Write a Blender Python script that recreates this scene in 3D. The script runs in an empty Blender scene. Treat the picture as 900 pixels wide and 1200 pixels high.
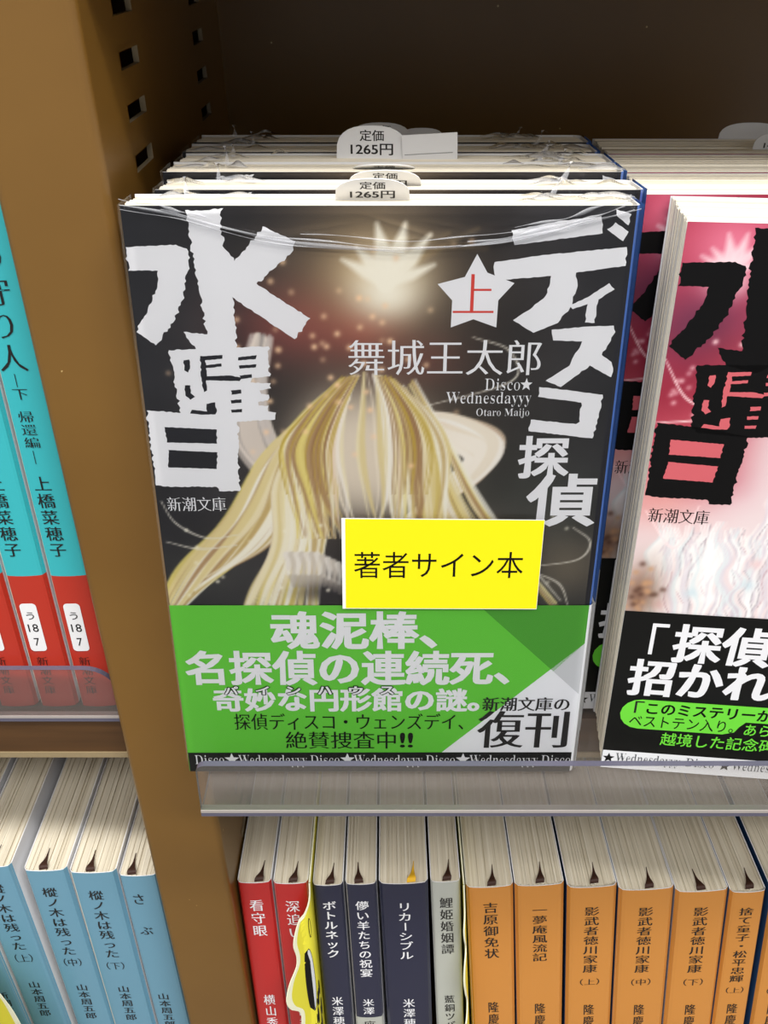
import bpy, math, random
import numpy as np
from mathutils import Vector
from mathutils.geometry import tessellate_polygon

S = 0.001                       # everything below is measured in millimetres
EYE = 1300.0                    # eye height of the photographer above the floor
sc = bpy.context.scene
col = sc.collection
random.seed(7)
rng = np.random.default_rng(7)

# ------------------------------------------------------------------ camera
cam = bpy.data.cameras.new('camera')
cam.sensor_fit = 'VERTICAL'; cam.sensor_height = 36.0
cam.lens = 36.0 * 1120.0 / 1200.0
cam.clip_start = 0.01
cam_ob = bpy.data.objects.new('camera', cam); col.objects.link(cam_ob)
cam_ob.location = (0, 0, EYE * S)
cam_ob.rotation_euler = (math.radians(90 - 30.9), 0, 0)
sc.camera = cam_ob

# ------------------------------------------------------------------ world, ceiling lamps, exposure
w = bpy.data.worlds.new('shop'); sc.world = w; w.use_nodes = True
w.node_tree.nodes['Background'].inputs[0].default_value = (0.95, 0.97, 1.0, 1)
w.node_tree.nodes['Background'].inputs[1].default_value = 0.40
def lamp(name, loc, size, power, color, aim):
    l = bpy.data.lights.new(name, 'AREA'); l.shape = 'RECTANGLE'; l.size, l.size_y = size
    l.energy = power; l.color = color
    o = bpy.data.objects.new(name, l); col.objects.link(o); o.location = [c * S for c in loc]
    d = Vector([a * S for a in aim]) - Vector(o.location)
    o.rotation_euler = d.to_track_quat('-Z', 'Y').to_euler()
lamp('ceiling_lamp_near', (-60, -400, EYE + 1350), (2.4, 0.14), 30, (1, .985, .95), (0, 60, EYE - 300))
lamp('ceiling_lamp_far', (100, -1150, EYE + 1350), (3.0, 0.4), 22, (1, .985, .96), (0, 200, EYE - 150))
vs = sc.view_settings
vs.view_transform = 'Standard'; vs.look = 'None'; vs.gamma = 1.0; vs.use_curve_mapping = False
vs.exposure = 0.36

# ------------------------------------------------------------------ materials
def lin(c):
    return [((v / 255) / 12.92 if v / 255 <= .04045 else ((v / 255 + .055) / 1.055) ** 2.4) for v in c]
def mat(name, rgb, rough=.5, spec=.5, metal=0.0):
    m = bpy.data.materials.new(name); m.use_nodes = True
    b = m.node_tree.nodes['Principled BSDF']
    b.inputs['Base Color'].default_value = (*lin(rgb), 1); b.inputs['Roughness'].default_value = rough
    b.inputs['Specular IOR Level'].default_value = spec; b.inputs['Metallic'].default_value = metal
    return m
def nd(m, t, **kw):
    n = m.node_tree.nodes.new(t)
    for k, v in kw.items(): setattr(n, k, v)
    return n
def lk(m, a, b): m.node_tree.links.new(a, b)
def noisy(name, rgb_a, rgb_b, scale, stretch=(1, 1, 1), rough=.5, spec=.5, detail=4.0, lo=.35, hi=.65, bump=0.0):
    m = mat(name, rgb_a, rough, spec); b = m.node_tree.nodes['Principled BSDF']
    tc = nd(m, 'ShaderNodeTexCoord'); mp = nd(m, 'ShaderNodeMapping'); mp.inputs['Scale'].default_value = stretch
    n = nd(m, 'ShaderNodeTexNoise'); n.inputs['Scale'].default_value = scale; n.inputs['Detail'].default_value = detail
    r = nd(m, 'ShaderNodeValToRGB'); r.color_ramp.elements[0].position = lo; r.color_ramp.elements[1].position = hi
    r.color_ramp.elements[0].color = (*lin(rgb_a), 1); r.color_ramp.elements[1].color = (*lin(rgb_b), 1)
    lk(m, tc.outputs['Object'], mp.inputs[0]); lk(m, mp.outputs[0], n.inputs['Vector']); lk(m, n.outputs[0], r.inputs[0])
    lk(m, r.outputs[0], b.inputs['Base Color'])
    if bump:
        bp = nd(m, 'ShaderNodeBump'); bp.inputs['Strength'].default_value = bump; bp.inputs['Distance'].default_value = .0005
        lk(m, n.outputs[0], bp.inputs['Height']); lk(m, bp.outputs[0], b.inputs['Normal'])
    return m

M = {}
M['brown'] = noisy('brown enamel', (120, 86, 34), (112, 79, 30), 14, rough=.36, spec=.5, detail=6)
# tiny pale scratches and dust specks in the enamel
def specks(m):
    b = m.node_tree.nodes['Principled BSDF']; src = b.inputs['Base Color'].links[0].from_socket
    tc = nd(m, 'ShaderNodeTexCoord'); v = nd(m, 'ShaderNodeTexVoronoi'); v.inputs['Scale'].default_value = 130
    r = nd(m, 'ShaderNodeValToRGB'); r.color_ramp.elements[0].position = .035; r.color_ramp.elements[1].position = .055
    r.color_ramp.elements[0].color = (1, 1, 1, 1); r.color_ramp.elements[1].color = (0, 0, 0, 1)
    n = nd(m, 'ShaderNodeTexNoise'); n.inputs['Scale'].default_value = 60
    g = nd(m, 'ShaderNodeMath', operation='GREATER_THAN'); g.inputs[1].default_value = .55
    mu = nd(m, 'ShaderNodeMath', operation='MULTIPLY'); mx = nd(m, 'ShaderNodeMix', data_type='RGBA')
    mx.inputs[7].default_value = (*lin((200, 170, 110)), 1)
    lk(m, tc.outputs['Object'], v.inputs['Vector']); lk(m, tc.outputs['Object'], n.inputs['Vector'])
    lk(m, v.outputs['Distance'], r.inputs[0]); lk(m, n.outputs[0], g.inputs[0])
    lk(m, r.outputs[0], mu.inputs[0]); lk(m, g.outputs[0], mu.inputs[1]); lk(m, mu.outputs[0], mx.inputs[0])
    lk(m, src, mx.inputs[6]); lk(m, mx.outputs[2], b.inputs['Base Color'])
specks(M['brown'])
M['rim'] = mat('bare slot rim', (150, 135, 110), .4, .5)
M['wood'] = noisy('wood print', (52, 33, 15), (92, 62, 31), 22, (.35, 6, 6), .45, .4, 5, .3, .7)
M['edgestrip'] = mat('shelf edge strip', (150, 132, 100), .35)
M['plaster'] = noisy('plaster', (214, 212, 206), (222, 220, 215), 5, rough=.8, spec=.2)
M['floor'] = noisy('floor vinyl', (150, 145, 138), (165, 160, 152), 3, rough=.5)

def paper_mat(name, a, b, axis):
    # leaves of a book seen edge on: fine lines across the thickness
    st = [2, 2, 2]; st[axis] = 1500
    m = noisy(name, a, b, 1.0, st, .85, .15, 3.0, .25, .75)
    return m
M['pages_x'] = paper_mat('page edges', (200, 189, 166), (232, 224, 206), 0)     # thickness along x
M['pages_y'] = paper_mat('page edges stacked', (222, 212, 192), (248, 242, 228), 1)
M['white'] = mat('white paper', (236, 236, 238), .45, .3)
M['ink_white'] = mat('white ink', (236, 236, 240), .35, .4)
M['ink_black'] = mat('black ink', (10, 9, 10), .4, .2)
M['ink_dark'] = mat('soft black ink', (30, 28, 28), .4, .4)
M['ink_red'] = mat('red ink', (214, 62, 52), .35, .4)
M['ink_grey'] = mat('grey ink', (70, 74, 80), .5, .3)
M['slip_green'] = mat('green band', (98, 200, 56), .32, .45)
M['slip_dgreen'] = mat('dark green facet', (72, 158, 44), .32, .45)
M['slip_grey'] = mat('grey facet', (206, 208, 212), .32, .45)
M['band_white'] = mat('band white', (240, 241, 246), .32, .45)
M['band_black'] = mat('band black', (12, 13, 13), .3, .3)
M['lime'] = mat('lime green', (112, 220, 62), .35, .4)
M['yellow'] = mat('yellow label', (244, 228, 18), .6, .2)
M['blue_edge'] = mat('blue spine', (62, 112, 200), .3, .5)
M['red_edge'] = mat('crimson spine', (150, 40, 60), .3, .5)
M['cover_dark'] = mat('dark cover', (22, 22, 29), .3, .4)
M['teal'] = mat('teal spine', (56, 180, 188), (.30), .5)
M['vermilion'] = mat('vermilion spine', (184, 50, 34), (.30), .5)
M['red'] = mat('red spine', (188, 40, 40), (.30), .5)
M['navy'] = mat('navy spine', (38, 40, 64), (.30), .5)
M['grey'] = mat('pale grey spine', (182, 184, 176), .38, .4)
M['orange'] = mat('orange spine', (206, 137, 60), (.30), .5)
M['sky'] = mat('sky blue spine', (108, 156, 180), (.30), .5)
M['royal'] = mat('blue cover side', (60, 96, 140), .35, .4)
M['pink_side'] = mat('pale pink cover side', (226, 206, 204), .4, .4)
M['ribbon_brown'] = mat('dark brown ribbon', (58, 34, 24), .6, .3)
M['ribbon_gold'] = mat('golden ribbon', (230, 178, 40), .6, .3)
M['divider_yellow'] = mat('divider yellow', (232, 222, 60), .4, .4)
M['divider_rim'] = mat('divider rim', (246, 245, 214), .4, .4)

def print_mat(name, rough):
    m = mat(name, (128, 128, 128), rough, .45)
    a = nd(m, 'ShaderNodeAttribute', attribute_name='print')
    lk(m, a.outputs['Color'], m.node_tree.nodes['Principled BSDF'].inputs['Base Color'])
    return m
M['art'] = print_mat('printed cover picture', .3)

def clear(name, tint, haze, haze_rgb, rough, ior=1.45):
    m = bpy.data.materials.new(name); m.use_nodes = True; nt = m.node_tree; nt.nodes.clear()
    out = nd(m, 'ShaderNodeOutputMaterial'); tr = nd(m, 'ShaderNodeBsdfTransparent'); tr.inputs[0].default_value = (*tint, 1)
    df = nd(m, 'ShaderNodeBsdfDiffuse'); df.inputs[0].default_value = (*lin(haze_rgb), 1)
    gl = nd(m, 'ShaderNodeBsdfGlossy'); gl.inputs['Roughness'].default_value = rough
    fr = nd(m, 'ShaderNodeFresnel'); fr.inputs[0].default_value = ior
    m1 = nd(m, 'ShaderNodeMixShader'); m1.inputs[0].default_value = haze
    m2 = nd(m, 'ShaderNodeMixShader')
    lk(m, tr.outputs[0], m1.inputs[1]); lk(m, df.outputs[0], m1.inputs[2])
    lk(m, fr.outputs[0], m2.inputs[0]); lk(m, m1.outputs[0], m2.inputs[1]); lk(m, gl.outputs[0], m2.inputs[2])
    lk(m, m2.outputs[0], out.inputs[0])
    return m
M['acrylic'] = clear('clear acrylic', (.985, .98, .98), .115, (186, 178, 172), .10, 1.22)
M['acrylic_edge'] = mat('acrylic sawn edge', (92, 90, 108), .2, .6)
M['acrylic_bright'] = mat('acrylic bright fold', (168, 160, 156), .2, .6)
M['film'] = clear('shrink film', (.99, .99, .99), .004, (235, 238, 245), .08, 1.12)
M['film_fold'] = clear('bunched shrink film', (.93, .93, .94), .26, (236, 238, 245), .16, 1.35)

# ------------------------------------------------------------------ mesh builder
class MB:
    def __init__(s): s.v = []; s.f = []; s.mi = []; s.mats = []; s.cols = {}
    def m(s, name):
        if name not in s.mats: s.mats.append(name)
        return s.mats.index(name)
    def add(s, verts, faces, name, cols=None):
        k = len(s.v); s.v += [tuple(p) for p in verts]; i = s.m(name)
        for f in faces: s.f.append([k + a for a in f]); s.mi.append(i)
        if cols is not None: s.cols[k] = np.asarray(cols)
    def quad(s, a, b, c, d, name): s.add([a, b, c, d], [(0, 1, 2, 3)], name)
    def box(s, x0, x1, y0, y1, z0, z1, name):
        v = [(x, y, z) for x in (x0, x1) for y in (y0, y1) for z in (z0, z1)]
        s.add(v, [(0, 1, 3, 2), (4, 6, 7, 5), (0, 4, 5, 1), (2, 3, 7, 6), (0, 2, 6, 4), (1, 5, 7, 3)], name)
    def prism(s, prof, z0, z1, name, cap=True):
        # closed profile (x, y), counter-clockwise from above, run up z
        n = len(prof); v = [(x, y, z0) for x, y in prof] + [(x, y, z1) for x, y in prof]
        f = [(i, (i + 1) % n, (i + 1) % n + n, i + n) for i in range(n)]
        s.add(v, f, name)
        if cap:
            t = tessellate_polygon([[Vector((x, y, 0)) for x, y in prof]])
            s.add(v, [tuple(q) for q in t] + [tuple(n + a for a in q) for q in t], name)
    def poly(s, pts, name, put):
        t = tessellate_polygon([[Vector((x, z, 0)) for x, z in pts]])
        s.add([put(x, z) for x, z in pts], [tuple(q) for q in t], name)
    def build(s, name, parent=None, smooth=False):
        me = bpy.data.meshes.new(name)
        me.from_pydata([(a * S, b * S, c * S) for a, b, c in s.v], [], s.f)
        for n in s.mats: me.materials.append(M[n])
        me.polygons.foreach_set('material_index', s.mi)
        if s.cols:
            at = me.color_attributes.new('print', 'FLOAT_COLOR', 'POINT')
            a = np.zeros((len(s.v), 4), np.float32); a[:, 3] = 1
            for k, c in s.cols.items(): a[k:k + len(c), :3] = c
            at.data.foreach_set('color', a.ravel())
        if smooth: me.polygons.foreach_set('use_smooth', [True] * len(me.polygons))
        me.update()
        o = bpy.data.objects.new(name, me); col.objects.link(o)
        if parent: o.parent = parent
        return o

def tag(o, label=None, cat=None, group=None, kind=None):
    for k, v in (('label', label), ('category', cat), ('group', group), ('kind', kind)):
        if v: o[k] = v
    return o
def W(x, y, z): return (x * S, y * S, (z + EYE) * S)          # eye-relative millimetres to world
def empty(name, loc, rot=(0, 0, 0)):
    o = bpy.data.objects.new(name, None); col.objects.link(o)
    o.location = W(*loc); o.rotation_euler = [math.radians(a) for a in rot]; o.empty_display_size = .01
    return o
def dup(root, loc, rot):
    r = root.copy(); col.objects.link(r); r.location = W(*loc); r.rotation_euler = [math.radians(a) for a in rot]
    for ch in list(root.children):
        c = ch.copy(); col.objects.link(c); c.parent = r
        for g in list(ch.children):
            d = g.copy(); col.objects.link(d); d.parent = c
    return r

# ------------------------------------------------------------------ lettering
_g = {}
def glyph(s, ox=0.0, oy=0.0):
    k = (s, ox, oy)
    if k in _g: return _g[k]
    c = bpy.data.curves.new('lettering', 'FONT'); c.body = s; c.size = 1; c.resolution_u = 3; c.fill_mode = 'FRONT'
    o = bpy.data.objects.new('lettering', c); me = bpy.data.meshes.new_from_object(o)
    v = np.array([(p.co.x, p.co.y) for p in me.vertices]); f = [tuple(p.vertices) for p in me.polygons]
    bpy.data.objects.remove(o); bpy.data.curves.remove(c); bpy.data.meshes.remove(me)
    if (ox or oy) and len(v):
        cnt = {}
        for q in f:
            for i in range(len(q)):
                a, b = q[i], q[(i + 1) % len(q)]; cnt[(a, b)] = 1
        nrm = np.zeros_like(v)
        for a, b in cnt:
            if (b, a) not in cnt:
                d = v[b] - v[a]; l = math.hypot(*d) or 1
                n = np.array((d[1], -d[0])) / l
                nrm[a] += n; nrm[b] += n
        l = np.linalg.norm(nrm, axis=1, keepdims=True); l[l == 0] = 1
        nrm = nrm / np.maximum(l, .7)
        v = v + nrm * np.array((ox, oy))
    _g[k] = (v, f); return v, f
MIN = (.008, -.022)        # book-face lettering: thin level strokes
MINB = (.026, -.004)
HEAVY = (.044, .032)
def serif(t):
    return ''.join(chr(0x1D400 + ord(c) - 65) if 'A' <= c <= 'Z' else chr(0x1D41A + ord(c) - 97) if 'a' <= c <= 'z' else c for c in t)
SERIF = (-.030, -.004)
def fit(mb, s, box, name, put, style=(0, 0)):
    v, f = glyph(s, *style)
    lo, hi = v.min(0), v.max(0); x0, z0, x1, z1 = box
    p = (v - lo) / (hi - lo) * np.array((x1 - x0, z1 - z0)) + np.array((x0, z0))
    mb.add([put(x, z) for x, z in p], f, name)
def vert(mb, s, xc, zt, zb, wd, name, put, style=MIN, fill=.94):
    # one character under another, each in its own cell
    n = len(s); h = (zt - zb) / n
    for i, ch in enumerate(s):
        if ch == ' ': continue
        v, f = glyph(ch, *style); v = v - np.array((.5, .38))
        if ch in 'ー―|': v = np.stack((v[:, 1], -v[:, 0]), 1)
        cz = zt - (i + .5) * h
        mb.add([put(xc + x * wd, cz + z * h * fill) for x, z in v], f, name)
def jag(pts, step=.55, amp=.36, seed=1):
    r = random.Random(seed); out = []
    n = len(pts)
    for i in range(n):
        a, b = pts[i], pts[(i + 1) % n]; L = math.hypot(b[0] - a[0], b[1] - a[1]); k = max(1, int(L / step))
        nx, nz = (b[1] - a[1]) / (L or 1), -(b[0] - a[0]) / (L or 1)
        rough = 1.0 if abs(b[1] - a[1]) > abs(b[0] - a[0]) * .8 else .35
        for j in range(k):
            t = j / k; d = r.uniform(-amp, amp) * rough if j else 0
            out.append((a[0] + (b[0] - a[0]) * t + nx * d, a[1] + (b[1] - a[1]) * t + nz * d))
    return out
def starpts(x0, z0, x1, z1):
    cx, cz, rx, rz = (x0 + x1) / 2, (z0 + z1) / 2, (x1 - x0) / 2, (z1 - z0) / 2
    return [(cx + rx * (1 if i % 2 == 0 else .42) * math.sin(i * math.pi / 5), cz + rz * (1 if i % 2 == 0 else .42) * math.cos(i * math.pi / 5)) for i in range(10)]

# ------------------------------------------------------------------ large structure
fl = MB(); fl.box(-2500, 2500, -2600, 1500, -60, 0, 'floor'); tag(fl.build('floor'), kind='structure')

wb = MB(); wb.box(-2500, 2500, 396, 450, 0, 2760, 'plaster'); tag(wb.build('wall_back'), kind='structure')
ce = MB(); ce.box(-2500, 2500, -2600, 450, 2760, 2800, 'plaster'); tag(ce.build('ceiling'), kind='structure')
TILT = 1.775                      # the upright leans a little, as in the photograph
def wall_x(z): return -58.9 - (z + 10) * math.tan(math.radians(TILT))     # right side of the upright
def wall_l(z): return -82.9 - (z + 10) * math.tan(math.radians(TILT))
case = empty('bookcase', (-70, 300, -EYE))
tag(case, 'brown enamelled metal bookcase with slotted uprights and wood-print shelves', 'bookcase')
def upright():
    mb = MB(); z0, z1 = -EYE + 12, 480.0; xr, xl = 12.0, -12.0; yf, yb = 207.0, 379.0; r = 2.2
    arc = [(xr - r + r * math.sin(a), yf + r - r * math.cos(a)) for a in [i * math.pi / 16 for i in range(9)]]
    arl = [(xl + r - r * math.sin(a), yf + r - r * math.cos(a)) for a in [i * math.pi / 16 for i in range(8, -1, -1)]]
    prof = [(xl, yb)] + arl + arc
    for i in range(len(prof) - 1):
        (a, b), (c, d) = prof[i], prof[i + 1]
        mb.quad((a, b, z0), (c, d, z0), (c, d, z1), (a, b, z1), 'brown')
    mb.quad((xl, yb, z0), (xl, yb, z1), (xr, yb, z1), (xr, yb, z0), 'brown')
    for z in (z0, z1): mb.quad((xl, yf + r, z), (xr, yf + r, z), (xr, yb, z), (xl, yb, z), 'brown')
    for a, b in ((yf + r, 234), (252, 326), (343.5, yb)):
        mb.quad((xr, a, z0), (xr, b, z0), (xr, b, z1), (xr, a, z1), 'brown')
    for (a, b, zc) in ((234, 252, -13.6), (326, 343.5, -16.4)):
        cs = sorted(zc - 10.95 * k for k in range(-4, 42)); last = z0
        for c in cs:
            lo, hi = c - 1.9, c + 1.9; e = .9
            mb.quad((xr, a, last), (xr, b, last), (xr, b, lo), (xr, a, lo), 'brown'); last = hi
            for p, q in (((a, lo), (b, lo)), ((b, lo), (b, hi)), ((b, hi), (a, hi)), ((a, hi), (a, lo))):
                mb.quad((xr, *p), (xr, *q), (xr - 1.4, *q), (xr - 1.4, *p), 'rim')
            # pressed rim round the slot
            for p in ((a - e, b + e, lo - e, lo), (a - e, b + e, hi, hi + e)):
                mb.quad((xr + .12, p[0], p[2]), (xr + .12, p[1], p[2]), (xr + .12, p[1], p[3]), (xr + .12, p[0], p[3]), 'brown')
        mb.quad((xr, a, last), (xr, b, last), (xr, b, z1), (xr, a, z1), 'brown')
    return mb
def child_at(o, loc, rot=(0, 0, 0)):
    # world placement of a part under an unrotated thing
    o.location = Vector(W(*loc)) - Vector(case.location); o.rotation_euler = [math.radians(a) for a in rot]
up = upright().build('upright', case); child_at(up, (-71.1, 0, -10), (0, -TILT, 0))
up2 = up.copy(); col.objects.link(up2); up2.parent = case; child_at(up2, (860, 0, -10))
up3 = up.copy(); col.objects.link(up3); up3.parent = case; child_at(up3, (-1000, 0, -10))
def part(mb, name):
    o = mb.build(name, case); child_at(o, (0, 0, 0)); return o
bp = MB(); bp.box(-988, 848, 379.5, 381, -EYE + 20, 470, 'brown'); part(bp, 'back_panel')
def shelf(x0, x1, zt, yf=214.0):
    mb = MB(); zb = zt - 15.6
    mb.box(x0, x1, yf, 379, zb + 2.2, zt, 'wood'); mb.box(x0, x1, yf - .35, 379, zb, zb + 2.1, 'edgestrip')
    return part(mb, 'shelf')
for z, yf in ((8.2, 214), (-200.3, 214), (-428, 196)):
    shelf(wall_x(z - 16) + .5, 846, z, yf); shelf(-986, wall_l(z) - .5, z, yf)

# ------------------------------------------------------------------ clear acrylic book stoppers
def tray(x0, x1, yf, zb, h, corner, loc, label):
    mb = MB(); t = 1.8; r = corner
    # front lip: outline in x/z with the visible end rounded
    out = [(x0, zb), (x1, zb)]
    n = 8
    if r['end'] == 'left':
        out += [(x1, zb + h)] + [(x0 + r['r'] - r['r'] * math.sin(i / n * math.pi / 2), zb + h - r['r'] + r['r'] * math.cos(i / n * math.pi / 2)) for i in range(n + 1)]
    else:
        out += [(x1 - r['r'] + r['r'] * math.cos(i / n * math.pi / 2), zb + h - r['r'] + r['r'] * math.sin(i / n * math.pi / 2)) for i in range(n + 1)] + [(x0, zb + h)]
    tr_ = tessellate_polygon([[Vector((x, z, 0)) for x, z in out]])
    mb.add([(x, yf, z) for x, z in out], [tuple(q) for q in tr_], 'acrylic')
    mb.add([(x, yf + t, z) for x, z in out], [tuple(q) for q in tr_], 'acrylic')
    k = len(out)
    for i in range(1, k):
        (a, b), (c, d) = out[i], out[(i + 1) % k]
        mb.quad((a, yf, b), (c, yf, d), (c, yf + t, d), (a, yf + t, b), 'acrylic_edge')
    # base plate with its bright bent fold at the front
    mb.quad((x0, yf + t, zb), (x1, yf + t, zb), (x1, 330, zb), (x0, 330, zb), 'acrylic')
    mb.quad((x0, yf + t, zb - t), (x0, 330, zb - t), (x1, 330, zb - t), (x1, yf + t, zb - t), 'acrylic')
    mb.quad((x0, 330, zb - t), (x0, 330, zb), (x1, 330, zb), (x1, 330, zb - t), 'acrylic_edge')
    for x in (x0, x1): mb.quad((x, yf + t, zb - t), (x, 330, zb - t), (x, 330, zb), (x, yf + t, zb), 'acrylic_edge')
    mb.box(x0, x1, yf - .15, yf + t, zb - t, zb - .45, 'acrylic_edge')
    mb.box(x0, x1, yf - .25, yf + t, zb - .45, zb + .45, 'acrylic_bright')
    ox = (x0 + x1) / 2
    mb.v = [(a - ox, b - yf, c - zb) for a, b, c in mb.v]
    o = mb.build('acrylic_stopper'); o.location = W(ox, yf, zb)
    tag(o, label, 'book stopper', 'clear acrylic book stoppers')
    return o
tray(-48.6, 420, 177, -198.5, 16.6, {'end': 'left', 'r': 2.5}, None, 'clear acrylic stopper with front lip below the two face-out books')
tray(-560, wall_l(-190) - .6, 213, -198.5, 18, {'end': 'right', 'r': 9}, None, 'clear acrylic stopper in front of the teal and red spines at left')

# ------------------------------------------------------------------ cover pictures (abstract ribbons and glows)
GX, GZ0, GZ1, GS = 53.0, 40.0, 151.6, .4
xs = np.arange(-GX, GX - 1.9, GS); zs = np.append(np.arange(GZ0, GZ1, GS), GZ1)
XX, ZZ = np.meshgrid(xs, zs)
def new_canvas(rgb): return np.ones(XX.shape + (3,)) * np.array(rgb, float)
def glow(im, cx, cz, rx, rz, rgb, a, p=1.0):
    k = a * np.exp(-(((XX - cx) / rx) ** 2 + ((ZZ - cz) / rz) ** 2) ** p); im += (np.array(rgb) - im) * k[..., None]
def curve(pts, n=40):
    P = [np.array(p, float) for p in pts]; P = [2 * P[0] - P[1]] + P + [2 * P[-1] - P[-2]]; out = []
    for i in range(1, len(P) - 2):
        for t in np.linspace(0, 1, n, endpoint=False):
            a, b, c, d = P[i - 1:i + 3]
            out.append(.5 * (2 * b + (c - a) * t + (2 * a - 5 * b + 4 * c - d) * t * t + (3 * b - 3 * c + d - a) * t ** 3))
    return np.array(out + [P[-2]])
def stroke(im, pts, w0, w1, rgb, a=1.0, soft=.35, mid=None):
    c = curve(pts, 10); L = np.linspace(0, 1, len(c))
    wd = w0 + (w1 - w0) * L if mid is None else np.interp(L, (0, .5, 1), (w0, mid, w1))
    m = wd.max() + 1.5
    ix = (xs > c[:, 0].min() - m) & (xs < c[:, 0].max() + m); iz = (zs > c[:, 1].min() - m) & (zs < c[:, 1].max() + m)
    if not ix.any() or not iz.any(): return
    sx, sz = np.meshgrid(xs[ix], zs[iz]); best = np.full(sx.shape, 99.)
    for i in range(len(c) - 1):
        (x, z), (x2, z2) = c[i], c[i + 1]; dx, dz = x2 - x, z2 - z; l2 = dx * dx + dz * dz or 1e-9
        t = np.clip(((sx - x) * dx + (sz - z) * dz) / l2, 0, 1)
        np.minimum(best, np.hypot(sx - x - t * dx, sz - z - t * dz) - (wd[i] + (wd[i + 1] - wd[i]) * t), out=best)
    k = a * np.clip(.5 - best / (2 * soft), 0, 1)
    sub = im[np.ix_(iz, ix)]; im[np.ix_(iz, ix)] = sub + (np.array(rgb) - sub) * k[..., None]
def cloud(seed, scale):
    r = np.random.default_rng(seed); out = np.zeros(XX.shape)
    for o in range(4):
        for _ in range(6):
            a, b, p = r.normal(0, 1 / scale * 2 ** o), r.normal(0, 1 / scale * 2 ** o), r.uniform(0, 6.28)
            out += np.sin(a * XX + b * ZZ + p) / 2 ** o / 6
    return out
def burst(im, cx, cz, s, rgb, a):
    for ang, l, wd in ((98, 11, 1.7), (72, 11.5, 1.7), (48, 12, 1.5), (128, 8.5, 1.5), (150, 9, 1.2), (22, 9.5, 1.0)):
        t = math.radians(ang); p = (cx + s * l * math.cos(t), cz + s * l * math.sin(t))
        stroke(im, [(cx, cz), ((cx + p[0]) / 2 + .4, (cz + p[1]) / 2), p], wd * s * .8, .25 * s, rgb, a, .6, wd * s)
    glow(im, cx + .6, cz - 2.0, 6 * s, 4.5 * s, rgb, a)
def ribbons(im, n, guide, spread, w, cols, seed, a=.9):
    r = random.Random(seed)
    for i in range(n):
        u = r.uniform(-1, 1); pts = [(x + u * sx + r.uniform(-.6, .6), z + u * sz + r.uniform(-.6, .6)) for (x, z), (sx, sz) in zip(guide, spread)]
        q = r.uniform(*w); stroke(im, pts, q * .25, q * .15, r.choice(cols), a, .3, q)
GOLD = [(226, 208, 150), (240, 228, 190), (214, 192, 110), (245, 238, 215), (196, 168, 110), (232, 214, 120), (170, 134, 92), (248, 244, 230)]
CREAM = [(240, 228, 208), (248, 240, 228), (236, 214, 190), (226, 200, 172), (250, 246, 238)]
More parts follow.
